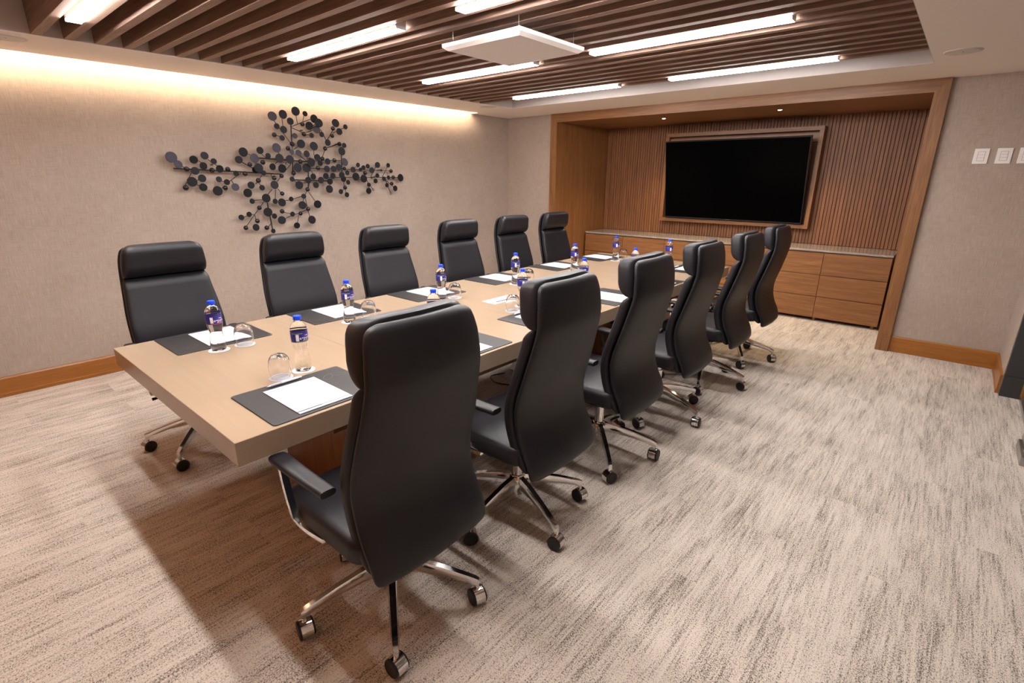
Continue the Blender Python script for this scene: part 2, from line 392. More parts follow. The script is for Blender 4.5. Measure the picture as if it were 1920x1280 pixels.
# strip lights between the slats
ROWS = [-4.916, -3.740, -2.564, -1.388]; COLS = [(1.300, 2.503, 'left'), (2.966, 4.155, 'right')]
rn = ['nearest the camera', 'second from the camera', 'third from the camera', 'nearest the television niche']
for r, y in enumerate(ROWS):
    for x0, x1, s in COLS:
        t = thing('strip_light', 'white linear ceiling light, %s column, row %s' % (s, rn[r]), 'light', ((x0+x1)/2, y, H-.010), 0, 'linear lights between the ceiling slats')
        hl = (x1-x0)/2
        B('housing', -hl, hl, -.034, .034, .009, .09, 'plastic_white', t)
        B('diffuser', -hl+.002, hl-.002, -.031, .031, -.003, .009, 'strip', t)
        for e in (-1, 1): B('end_cap', e*hl-.002, e*hl+.002, -.034, .034, -.003, .09, 'plastic_white', t)
# hanging white panel
pz = 2.20
pn = thing('ceiling_panel', 'square white panel hung on wires below the slats', 'panel', (2.885, -3.25, pz))
bm = bmesh.new(); s0, s1 = .262, .285
loft(bm, [[(-s0, -s0, 0), (s0, -s0, 0), (s0, s0, 0), (-s0, s0, 0)], [(-s1, -s1, .016), (s1, -s1, .016), (s1, s1, .016), (-s1, s1, .016)], [(-s1, -s1, .034), (s1, -s1, .034), (s1, s1, .034), (-s1, s1, .034)]])
finish(bm, 'board', 'plastic_white', pn)
B('maker_mark', -.24, -.19, .222, .228, -.0006, .001, 'logo', pn)
for sx in (-1, 1):
    for sy in (-1, 1):
        bm = bmesh.new(); x, y = sx*.24, sy*.24
        tube(bm, [(x-.008, y, .034), (x, y, .058), (x+.008, y, .034)], .0018, 5); tube(bm, [(x, y, .056), (x, y, .16)], .0016, 5)
        finish(bm, 'hanging_wire', 'steel', pn)
# ceiling loudspeakers
for x, y, l in ((4.79, -1.11, 'round flush ceiling loudspeaker above the light switches'), (.645, -1.10, 'round flush ceiling loudspeaker at the far end of the cove'), (.565, -5.10, 'round flush ceiling loudspeaker at the near end of the cove')):
    s = thing('ceiling_speaker', l, 'speaker', (x, y, H), 0, 'flush ceiling loudspeakers')
    bm = bmesh.new(); lathe(bm, [(.088, 0), (.088, -.004), (.094, -.006), (.1, -.004), (.1, 0)], 40); finish(bm, 'rim', 'speaker', s, True)
    bm = bmesh.new(); lathe(bm, [(.0865, -.0062), (.0865, -.0045)], 40); finish(bm, 'grille', 'speaker', s)
    bm = bmesh.new(); lathe(bm, [(.005, -.0068), (.005, -.006)], 12); finish(bm, 'badge', 'logo', s)
# wall switches
for x, l in ((4.965, 'white double rocker switch plate nearest the wooden casing'), (5.100, 'white double rocker switch plate, middle of the three'), (5.228, 'white double rocker switch plate cut by the picture edge')):
    s = thing('light_switch', l, 'switch', (x+.0455, 0, 1.70), 0, 'wall switch plates')
    B('plate', -.0455, .0455, -.008, 0, -.0575, .0575, 'plastic_white', s, .002, 2)
    B('rocker', -.021, .021, -.0105, -.006, .0115, .034, 'plastic_white', s, .001, 1)
    B('rocker', -.021, .021, -.0105, -.006, -.011, .0105, 'plastic_white', s, .001, 1)
    B('rocker', -.021, .021, -.0105, -.006, -.034, -.012, 'plastic_white', s, .001, 1)
    B('rocker_gap', -.0225, .0225, -.0085, -.0078, -.0355, .0355, 'logo', s)

# ------------------------------------------------------------------ conference table
TX0, TX1, TY0, TY1, TT = 2.084, 3.4613, -5.2188, -.8605, .0825
tb = thing('conference_table', 'long beige gloss conference table with wooden pedestals', 'table', ((TX0+TX1)/2, (TY0+TY1)/2, 0))
tx, ty = (TX1-TX0)/2, (TY0+TY1)/2
for a, b in ((TY0, -4.4775), (-4.4767, -1.5555), (-1.5547, TY1)):
    B('top_slab', -tx, tx, a-ty, b-ty, .75-TT, .75, 'table', tb, .0015, 1)
B('under_frame', -tx+.05, tx-.05, TY0-ty+.35, TY1-ty-.35, .625, .75-TT, 'oak_y', tb)
for a in (TY0-ty+.628, TY1-ty-.628-.42): B('pedestal', -.437, .437, a, a+.42, 0, .625, 'oak_z', tb, .001, 1)
# cable port plate
pt = thing('cable_port', 'white cable port plate with dark slot in the tabletop', 'cable port', (2.785, -3.25, .75))
B('plate', -.058, .058, -.125, .125, 0, .003, 'plastic_white', pt, .001, 1)
B('slot', .018, .036, -.085, .085, .0025, .0036, 'black', pt)
# floor box and cables below the table
fb = thing('floor_box', 'grey floor outlet box with open lid below the table', 'floor box', (2.47, -2.80, 0))
B('base', -.08, .08, -.08, .08, 0, .006, 'steel', fb, .001, 1)
l = B('lid', -.075, .075, -.004, .004, 0, .13, 'steel', fb, .001, 1); l.location = (0, .085, .004); l.rotation_euler = (-.7, 0, 0)
for i, pts in enumerate(([(2.43, -2.82, .008), (2.40, -2.95, .012), (2.52, -3.02, .01), (2.66, -2.95, .01), (2.72, -2.80, .01), (2.70, -2.62, .3), (2.72, -2.6, .62)], [(2.50, -2.78, .008), (2.46, -2.66, .02), (2.56, -2.55, .012), (2.70, -2.60, .012), (2.78, -2.5, .2), (2.8, -2.5, .62)])):
    P_ = [Vector(p_) for p_ in pts]; sm = []
    for a, b, c_, d in zip([P_[0]]+P_[:-2], P_[:-1], P_[1:], P_[2:]+[P_[-1]]):
        for q in range(6):
            u = q/6; sm.append(.5*((2*b)+(c_-a)*u+(2*a-5*b+4*c_-d)*u*u+(3*b-a-3*c_+d)*u**3))
    for v in sm: v.z = max(v.z, .0055)
    bm = bmesh.new(); tube(bm, sm+[P_[-1]], .005, 8)
    tag(finish(bm, 'power_cable', 'black', None, True), ('black cable looping nearest the camera from the floor box', 'black cable rising behind the floor box under the table')[i], 'cable', 'cables under the table')

# ------------------------------------------------------------------ office chair
WT = [(.362, .192), (.365, .212), (.370, .224), (.380, .231), (.40, .235), (.46, .2385), (.52, .237), (.58, .236), (.64, .2385), (.70, .2395), (.76, .237), (.82, .232), (.90, .222), (1.0, .212), (1.06, .208), (1.10, .203), (1.13, .197), (1.15, .189), (1.160, .179), (1.1665, .167), (1.17, .148)]
XT = [(.36, -.266), (.40, -.262), (.45, -.246), (.50, -.218), (.55, -.199), (.60, -.190), (.65, -.189), (.70, -.196), (.80, -.226), (.90, -.252), (.96, -.266), (1.0, -.273), (1.08, -.268), (1.17, -.250)]
def sect(z, hwid, xc, th, bow=.016, n=44, e1=.22, e2=.62):
    r = []
    for i in range(n):
        a = 2*PI*i/n; c, s = math.cos(a), math.sin(a)
        y = hwid*math.copysign(abs(c)**e1, c); x = th/2*math.copysign(abs(s)**e2, s)
        r.append((xc+x-bow*(1-(y/max(hwid, .01))**2), y, z))
    return r
def zrows(z0, z1, n):
    return [z0+(z1-z0)*(.5-.5*math.cos(PI*i/(n-1))) for i in range(n)]
def make_chair():
    t = thing('office_chair', 'x', 'chair', (0, 0, 0), 0, 'black leather chairs around the conference table')
    # rear shell
    bm = bmesh.new(); rings = []
    for z in zrows(.362, 1.160, 40):
        k = min(1, math.sqrt(max(0, min(z-.360, 1.162-z))/.018)); rings.append(sect(z, interp(z+.010*max(0, z-.9)/.26, WT)-.001, interp(z, XT)+.004, .004+.026*k))
    loft(bm, rings); finish(bm, 'back_shell', 'leather', t, True, 60)
    # lumbar cushion in front of the shell
    bm = bmesh.new(); rings = []
    for z in zrows(.395, .990, 26):
        k = min(1, math.sqrt(max(0, min(z-.393, .993-z))/.035)); th = .012+.046*k
        rings.append(sect(z, interp(z, WT)-.002-.012*(1-k), interp(z, XT)+.022+th/2, th))
    loft(bm, rings); finish(bm, 'back_cushion', 'leather', t, True, 60)
    # headrest roll
    bm = bmesh.new(); rings = []
    for z in zrows(.992, 1.169, 20):
        q = (z-1.07)/(.1010 if z > 1.07 else .0785); k = math.sqrt(max(0, 1-abs(q)**(5.0 if q > 0 else 2.4))); th = .024+.068*k
        rings.append(sect(z, interp(z, WT)-.001-.008*(1-k), interp(z, XT)+.021+th/2, th, e1=.20))
    loft(bm, rings); finish(bm, 'headrest', 'leather', t, True, 60)
    # seat
    bm = bmesh.new(); rings = []
    for z, g in ((.412, .016), (.418, .006), (.430, 0), (.470, 0), (.484, .005), (.491, .014), (.4955, .032), (.498, .06)):
        rings.append([(x, y, z+(.004 if z > .48 else 0)-max(0, x-.16)**2*1.1) for x, y in rrect(-.215+g, .262-g, -.253+g, .253-g, max(.06-g, .02), 6)])
    loft(bm, rings); finish(bm, 'seat', 'leather', t, True, 40)
    bm = bmesh.new(); prism(bm, rrect(-.19, .20, -.215, .215, .05, 5), 'z', .396, .414); finish(bm, 'seat_pan', 'black', t)
    # armrests
    for s in (-1, 1):
        bm = bmesh.new(); rings = []
        for i in range(15):
            u = i/14; x = .228-.345*u; k = math.sqrt(max(0.02, 1-(1-min(1, u/.16))**2)); wd = (.033-.008*u)*(.35+.65*k); th = .012*(.5+.5*k); zc = .651-.012*(1-k)-.004*math.sin(u*PI)
            rings.append([(x, s*.268+wd*math.copysign(abs(math.cos(2*PI*j/16))**.6, math.cos(2*PI*j/16)), zc+th*math.copysign(abs(math.sin(2*PI*j/16))**.7, math.sin(2*PI*j/16))) for j in range(16)])
        loft(bm, rings); pad = finish(bm, 'armrest_pad', 'leather', t, True, 50)
        bm = bmesh.new(); path = [(-.105, .637), (.02, .636), (.10, .636), (.150, .634), (.172, .618), (.168, .580), (.152, .515), (.128, .450), (.10, .424), (.06, .412), (.00, .408)]
        rings = []
        for i, (x, z) in enumerate(path):
            a = path[max(0, i-1)]; b = path[min(len(path)-1, i+1)]; dx, dz = b[0]-a[0], b[1]-a[1]; L = math.hypot(dx, dz); nx, nz = -dz/L, dx/L
            t2 = .0035 if i < 3 else .0085; wy = .011 if i > 2 else .015; yy = s*(.268-.03*max(0, (i-7)/3))
            rings.append([(x+nx*t2, yy-wy, z+nz*t2), (x+nx*t2, yy+wy, z+nz*t2), (x-nx*t2, yy+wy, z-nz*t2), (x-nx*t2, yy-wy, z-nz*t2)])
        loft(bm, rings); finish(bm, 'armrest_bracket', 'chrome', t, True, 50)
    # mechanism, column, star base
    B('tilt_mechanism', -.10, .09, -.075, .075, .355, .396, 'black', t, .008)
    bm = bmesh.new(); tube(bm, [(.02, -.07, .375), (.02, -.20, .368), (.02, -.25, .366)], [.006, .006, .009], 8); finish(bm, 'tilt_lever', 'black', t, True)
    bm = bmesh.new(); lathe(bm, [(.020, .088), (.024, .092), (.026, .17), (.026, .30), (.019, .302), (.019, .36)], 24); finish(bm, 'gas_column', 'chrome', t, True)
    b = bpy.data.objects.new('star_base', None)
    bm = bmesh.new(); lathe(bm, [(.028, .112), (.036, .118), (.040, .15), (.038, .188), (.030, .199), (.0265, .200)], 28); hub = finish(bm, 'base_hub', 'chrome', t, True)
    bm = bmesh.new(); rings = []
    for r_, zt, zb, wd in ((.030, .194, .136, .017), (.10, .184, .136, .0165), (.20, .157, .120, .015), (.285, .127, .099, .0135), (.312, .117, .082, .013), (.327, .108, .080, .010)):
        rings.append([(r_, -wd*.7, zt), (r_, wd*.7, zt), (r_, wd, (zt+zb)/2+.004), (r_, wd*.75, zb), (r_, -wd*.75, zb), (r_, -wd, (zt+zb)/2+.004)])
    loft(bm, rings); leg0 = finish(bm, 'base_leg', 'chrome', None, True, 40)
    # caster: swivel stem and chrome hood, two wheels as sub-parts
    bm = bmesh.new(); lathe(bm, [(.008, .045), (.008, .085)], 10)
    rings = []
    for i in range(17):
        a = math.radians(-25+230*i/16); rings.append([(.0305*math.cos(a), -.017, .029+.0305*math.sin(a)), (.0305*math.cos(a), .017, .029+.0305*math.sin(a)), (.027*math.cos(a), .017, .029+.027*math.sin(a)), (.027*math.cos(a), -.017, .029+.027*math.sin(a))])
    loft(bm, rings); hood0 = finish(bm, 'caster', 'chrome', None, True, 45)
    bm = bmesh.new(); n = 24
    loft(bm, [[(r_*math.cos(2*PI*i/n), y, .0285+r_*math.sin(2*PI*i/n)) for i in range(n)] for r_, y in ((.024, .002), (.0285, .004), (.0285, .021), (.026, .0235), (.008, .0235))])
    wh0 = finish(bm, 'wheel', 'wheel', None, True, 40)
    for k in range(5):
        lg = leg0 if k == 0 else obj('base_leg', leg0.data); lg.parent = t; lg.rotation_euler = (0, 0, k*2*PI/5)
        hd = hood0 if k == 0 else obj('caster', hood0.data); hd.parent = t
        for e in (0, 1):
            wl = wh0 if (k == 0 and e == 0) else obj('wheel', wh0.data); wl.parent = hd; wl.rotation_euler = (0, 0, PI*e)
    bpy.data.objects.remove(b)
    return t
def place_chair(t, x, y, rz, base, label, seed):
    t.location = (x, y, 0); t.rotation_euler = (0, 0, rz); t['label'] = label
    rr = random.Random(seed); k = 0; j = 0
    for ch in t.children:
        nm = ch.name.split('.')[0]
        if nm == 'base_leg': ch.rotation_euler = (0, 0, base-rz+k*2*PI/5); k += 1
        elif nm == 'caster':
            a = base-rz+j*2*PI/5; ch.location = (.318*math.cos(a), .318*math.sin(a), 0); ch.rotation_euler = (0, 0, rr.uniform(0, 2*PI)); ch.scale = (1.14, 1.14, 1.14); j += 1
CH = [  # x, y, facing, base angle, label
 (3.655, -4.830, 180, 37, 'black leather high-back office chair nearest the camera, seen from behind'),
 (3.655, -4.105, 180, 54, 'black leather chair on the aisle side, second from the camera'),
 (3.655, -3.380, 180, 25, 'black leather chair on the aisle side, third from the camera'),
 (3.655, -2.635, 180, 61, 'black leather chair on the aisle side, fourth from the camera'),
 (3.675, -1.880, 180, 0, 'black leather chair on the aisle side, second from the television end'),
 (3.675, -1.130, 180, 12, 'black leather chair on the aisle side, nearest the television'),
 (1.835, -4.818, 0, 26, 'black leather chair facing the camera at the near end of the papered wall'),
 (1.835, -4.055, 0, 40, 'black leather chair on the wall side, in front of the lowest discs'),
 (1.835, -3.310, 0, 10, 'black leather chair on the wall side, third from the near end'),
 (1.835, -2.520, 0, 55, 'black leather chair on the wall side, fourth from the near end'),
 (1.835, -1.790, 0, 20, 'black leather chair on the wall side, second from the niche'),
 (1.835, -1.085, 0, 33, 'black leather chair on the wall side, nearest the oak niche')]
ch0 = make_chair()
copies = [ch0]+[copy_tree(ch0) for _ in CH[1:]]
for i, (t, (x, y, rz, b, l)) in enumerate(zip(copies, CH)): place_chair(t, x, y, math.radians(rz), math.radians(b), l, 11+i)

# ------------------------------------------------------------------ place settings
def text_mesh(s, size, shear=0.0):
    cu = bpy.data.curves.new('t', 'FONT'); cu.body = s; cu.size = size; cu.align_x = 'CENTER'; cu.align_y = 'CENTER'; cu.shear = shear; cu.resolution_u = 2
    o = bpy.data.objects.new('t', cu); C.objects.link(o); bpy.context.view_layer.update()
    me = bpy.data.meshes.new_from_object(o.evaluated_get(bpy.context.evaluated_depsgraph_get())); bpy.data.objects.remove(o); return me
def script_line(bm, x0, x1, h, z, flip=1, seed=1, r=.0004):
    # one line of tiny slanted handwriting-like lettering
    rr = random.Random(seed); n = 60; pts = []
    for i in range(n):
        u = i/(n-1); a = u*PI*22
        pts.append((h*(.35*math.sin(a)*(1.5 if rr.random() < .14 else .8))*flip, x0+(x1-x0)*u+.25*h*math.cos(a), z))
    for a, b in zip(pts, pts[1:]):
        d = Vector(b)-Vector(a); nrm = Vector((-d.y, d.x, 0)); 
        if nrm.length < 1e-7: continue
        nrm = nrm.normalized()*r
        vs = [bm.verts.new(Vector(a)+nrm), bm.verts.new(Vector(b)+nrm), bm.verts.new(Vector(b)-nrm), bm.verts.new(Vector(a)-nrm)]; bm.faces.new(vs)
# desk mat (local: +x points to the table centre)
def make_mat():
    bm = bmesh.new(); p0 = rrect(-.175, .175, -.217, .217, .012, 4); p1 = rrect(-.173, .173, -.215, .215, .011, 4)
    loft(bm, [[(x, y, 0) for x, y in p0], [(x, y, .003) for x, y in p0], [(x, y, .0042) for x, y in p1]])
    t = thing('desk_mat', 'x', 'desk mat', group='black leather desk mats'); finish(bm, 'mat_body', 'mat', t)
    # embossed curling emblem in one corner
    bm = bmesh.new(); pts = []
    for i in range(70):
        u = i/69; a = u*PI*5; pts.append((.085+.028*math.cos(a)*(1-.3*u), -.150+.035*math.sin(a*.5)+.02*math.sin(a), .0043))
    for a, b in zip(pts, pts[1:]):
        d = Vector(b)-Vector(a); n = Vector((-d.y, d.x, 0)).normalized()*.0005
        bm.faces.new([bm.verts.new(Vector(a)+n), bm.verts.new(Vector(b)+n), bm.verts.new(Vector(b)-n), bm.verts.new(Vector(a)-n)])
    finish(bm, 'emblem', 'logo', t); return t
def make_pad():
    t = thing('note_pad', 'x', 'note pad', group='white note pads')
    B('sheets', -.140, .140, -.1025, .1025, 0, .003, 'paper', t)
    bm = bmesh.new(); script_line(bm, .030, .088, .008, .0034, -1, 5, .0006)
    bmesh.ops.translate(bm, verts=bm.verts[:], vec=(.122, 0, 0)); finish(bm, 'heading', 'ink', t)
    B('footer_line', -.1245, -.1230, -.1024, .012, .003, .0036, 'ink', t); B('footer_bar', -.1260, -.1220, .0125, .1024, .003, .0037, 'ink', t); return t
def make_pen():
    t = thing('ballpoint_pen', 'x', 'pen', group='pale plastic pens'); r = .0052
    def seg(name, prof, m):
        bm = bmesh.new(); n = 14; loft(bm, [[(q*math.cos(2*PI*i/n), y, r+q*math.sin(2*PI*i/n)) for i in range(n)] for q, y in prof]); finish(bm, name, m, t, True)
    seg('tip', [(.0008, .072), (.0042, .058)], 'pen'); seg('grip', [(.0044, .058), (.0052, .05), (.0052, .018), (.0048, .014)], 'pen_grip')
    seg('barrel', [(.0049, .014), (.0050, -.05), (.0042, -.056)], 'pen'); seg('button', [(.0028, -.056), (.0026, -.070)], 'pen')
    B('clip', -.0015, .0015, -.056, -.018, .0102, .0118, 'pen', t); return t
def make_coaster():
    t = thing('paper_coaster', 'x', 'coaster', group='white paper coasters')
    bm = bmesh.new(); lathe(bm, [(.0455, 0), (.046, .0008), (.0455, .0016)], 36); finish(bm, 'disc', 'paper', t)
    bm = bmesh.new(); script_line(bm, -.028, .028, .008, .0019, 1, 9, .0006); finish(bm, 'lettering', 'ink', t); return t
def make_tumbler():
    t = tag(None, 0) if 0 else None
    bm = bmesh.new()
    prof = [(.0305, .0), (.0345, .012), (.0372, .028), (.0375, .044), (.0355, .060), (.0305, .073), (.0225, .081), (.012, .0845), (.0005, .0850), (.0005, .0795), (.011, .0785), (.0205, .0755), (.0280, .0690), (.0332, .0580), (.0356, .044), (.0353, .028), (.0327, .012), (.0287, 0)]
    R_ = loft(bm, [[(r*math.cos(2*PI*i/40), r*math.sin(2*PI*i/40), z) for i in range(40)] for r, z in prof], cap=False)
    for i in range(40):
        j = (i+1) % 40; bm.faces.new((R_[-1][i], R_[-1][j], R_[0][j], R_[0][i]))
    bmesh.ops.remove_doubles(bm, verts=bm.verts[:], dist=1e-5)
    o = finish(bm, 'drinking_glass', 'glass', None, True, 60); return tag(o, 'x', 'glass', 'upturned drinking glasses')
BP = [(.022, 0), (.0285, .003), (.0312, .010), (.0322, .022), (.0312, .040), (.0280, .060), (.0252, .076), (.0250, .086), (.0275, .100), (.0312, .114), (.0322, .122), (.0318, .126), (.0318, .166), (.0324, .172), (.0318, .180), (.0285, .192), (.0220, .202), (.0145, .209), (.0130, .213), (.0130, .216)]
def bent(me, r, ang0, z0):
    for v in me.vertices:
        a = ang0+v.co.x/r; v.co = ((r+v.co.z)*math.cos(a), (r+v.co.z)*math.sin(a), z0+v.co.y)
def band(bm, r, a0, a1, z0, z1, n=24):
    rows = []
    for z in (z0, z1): rows.append([bm.verts.new((r*math.cos(a0+(a1-a0)*i/n), r*math.sin(a0+(a1-a0)*i/n), z)) for i in range(n+1)])
    for i in range(n): bm.faces.new((rows[0][i], rows[0][i+1], rows[1][i+1], rows[1][i]))
def make_bottle(kind):
    t = thing('water_bottle', 'x', 'bottle', group='water bottles with blue caps')
    bm = bmesh.new(); lathe(bm, BP, 36); body = finish(bm, 'bottle_body', 'water', t, True, 60)
    bm = bmesh.new(); lathe(bm, [(.0150, .2145), (.0155, .216), (.0155, .2285), (.0140, .2310), (.004, .2312)], 28); finish(bm, 'cap', 'cap', t, True, 50)
    acc = 'lab_pink' if kind == 'pink' else 'lab_green'
    # wrap label
    bm = bmesh.new(); lathe(bm, [(.03215, .1275), (.03235, .1278), (.03235, .1652), (.03215, .1655)], 48, cap=False); lab = finish(bm, 'label', 'lab_blue', t, True)
    bands = [(-1.0, 1.2, .1285, .1312)]
    if kind != 'pink': bands += [(.75, 1.35, .1312, .138), (-1.6, -.2, .1622, .1648)]
    for bd in bands:
        bm = bmesh.new(); band(bm, .0325, *bd); finish(bm, 'label_band', acc, lab)
    bm = bmesh.new(); lathe(bm, [(.0326, .1690), (.0327, .1692), (.0328, .1725), (.0326, .1728)], 48, cap=False); finish(bm, 'label_edge', 'lab_blue', lab, True)
    bm = bmesh.new(); band(bm, .0326, -1.02, -.66, .1335, .1600, 8); finish(bm, 'label_panel', 'lab_white', lab)
    me = text_mesh('e\u2022pura', .0185); bent(me, .0327, .13, .1445); me.materials.append(M['lab_white']); obj('label_lettering', me, lab)
    for nm, m, pts in (('label_peak', 'lab_orange', [(-.013, 0), (.0, .0048), (.002, .001)]), ('label_peak', 'lab_red', [(-.005, .001), (.002, .0062), (.008, .001)]), ('label_peak', 'lab_white', [(.003, .001), (.0085, .0048), (.014, 0)])):
        me = bpy.data.meshes.new('peak'); me.from_pydata([(x, y, .0001) for x, y in pts], [], [(0, 2, 1)]); bent(me, .0328, .13, .1520); me.materials.append(M[m]); obj(nm, me, lab)
    me = bpy.data.meshes.new('line'); vs = []; 
    for i in range(9): vs += [(-.012+.003*i, 0, 0), (-.012+.003*i, .0011, 0)]
    me.from_pydata(vs, [], [(2*i, 2*i+2, 2*i+3, 2*i+1) for i in range(8)]); bent(me, .0328, .13, .1345); me.materials.append(M['lab_white']); obj('label_line', me, lab)
    return t
mat0, pad0, pen0, coa0, tum0 = make_mat(), make_pad(), make_pen(), make_coaster(), make_tumbler()
bot0 = {'pink': make_bottle('pink'), 'green': make_bottle('green')}
used = set()
def inst(o):
    if o.name in used: return copy_tree(o)
    used.add(o.name); return o
ordn = ['nearest the camera', 'second from the camera', 'third from the camera', 'fourth from the camera', 'second from the television end', 'at the television end']
SET = {  # side -> rows of (mat y, mat angle, bottle x, y, glass x, y or None, kind)
 'wall': [(-4.838, 0, 2.486, -4.898, 2.490, -4.782, 'pink'), (-4.168, -1, 2.515, -4.222, 2.520, -4.100, 'green'), (-3.450, 0, 2.500, -3.522, 2.505, -3.410, 'green'), (-2.712, 0, 2.515, -2.790, 2.530, -2.650, 'green'), (-1.900, -3, 2.535, -2.030, 2.535, -1.900, 'pink'), (-1.185, -4, 2.490, -1.245, 2.500, -1.110, 'pink')],
 'aisle': [(-4.872, 0, 3.030, -4.768, 3.040, -4.870, 'green'), (-4.112, 0, 3.050, -4.060, 3.045, -4.165, 'green'), (-3.420, 0, 3.000, -3.290, 3.035, -3.425, 'green'), (-2.690, 1, 3.045, -2.665, 3.045, -2.770, 'pink'), (-2.035, 0, 3.045, -1.910, 3.045, -2.015, 'pink'), (-1.240, 0, 3.000, -1.165, 3.030, -1.290, 'pink')]}
for side, rows in SET.items():
    sg = 1 if side == 'wall' else -1; mx = 2.262 if side == 'wall' else 3.270; rz0 = 0 if side == 'wall' else PI
    for i, (my, ang, bx, by, gx, gy, kind) in enumerate(rows):
        w_ = '%s side, place setting %s' % (side, ordn[i]); rz = rz0+math.radians(ang); z = .7501
        m_ = inst(mat0); m_.location = (mx, my, z); m_.rotation_euler = (0, 0, rz); m_['label'] = 'black leather desk mat, '+w_
        p_ = inst(pad0); p_.location = (mx+sg*.002-(0 if side == 'wall' else -.022), my+(.028 if side == 'wall' else -.018), z+.0043); p_.rotation_euler = (0, 0, rz); p_['label'] = 'white note pad, '+w_
        n_ = inst(pen0); n_.location = (mx+sg*.151, my+(.035 if side == 'wall' else -.02), z+.0043); n_.rotation_euler = (0, 0, rz0+math.radians(ang+rnd.uniform(-2, 2))); n_['label'] = 'pale plastic pen, '+w_
        if side == 'wall': n_.location.x -= .006
        b_ = inst(bot0[kind]); b_.location = (bx, by, z+.0017); b_.scale = (1.04, 1.04, 1.02); b_.rotation_euler = (0, 0, math.radians(6+rnd.uniform(-7, 7))); b_['label'] = 'water bottle with blue cap, '+w_
        c_ = inst(coa0); c_.location = (bx, by, z); c_.rotation_euler = (0, 0, PI); c_['label'] = 'white coaster under the bottle, '+w_
        g_ = inst(tum0); g_.location = (gx, gy, z+.0019); g_.scale = (1.14, 1.14, 1.18); g_['label'] = 'upturned glass tumbler, '+w_
        k_ = inst(coa0); k_.location = (gx, gy, z); k_.rotation_euler = (0, 0, PI+rnd.uniform(-.1, .1)); k_['label'] = 'white coaster under the upturned glass, '+w_

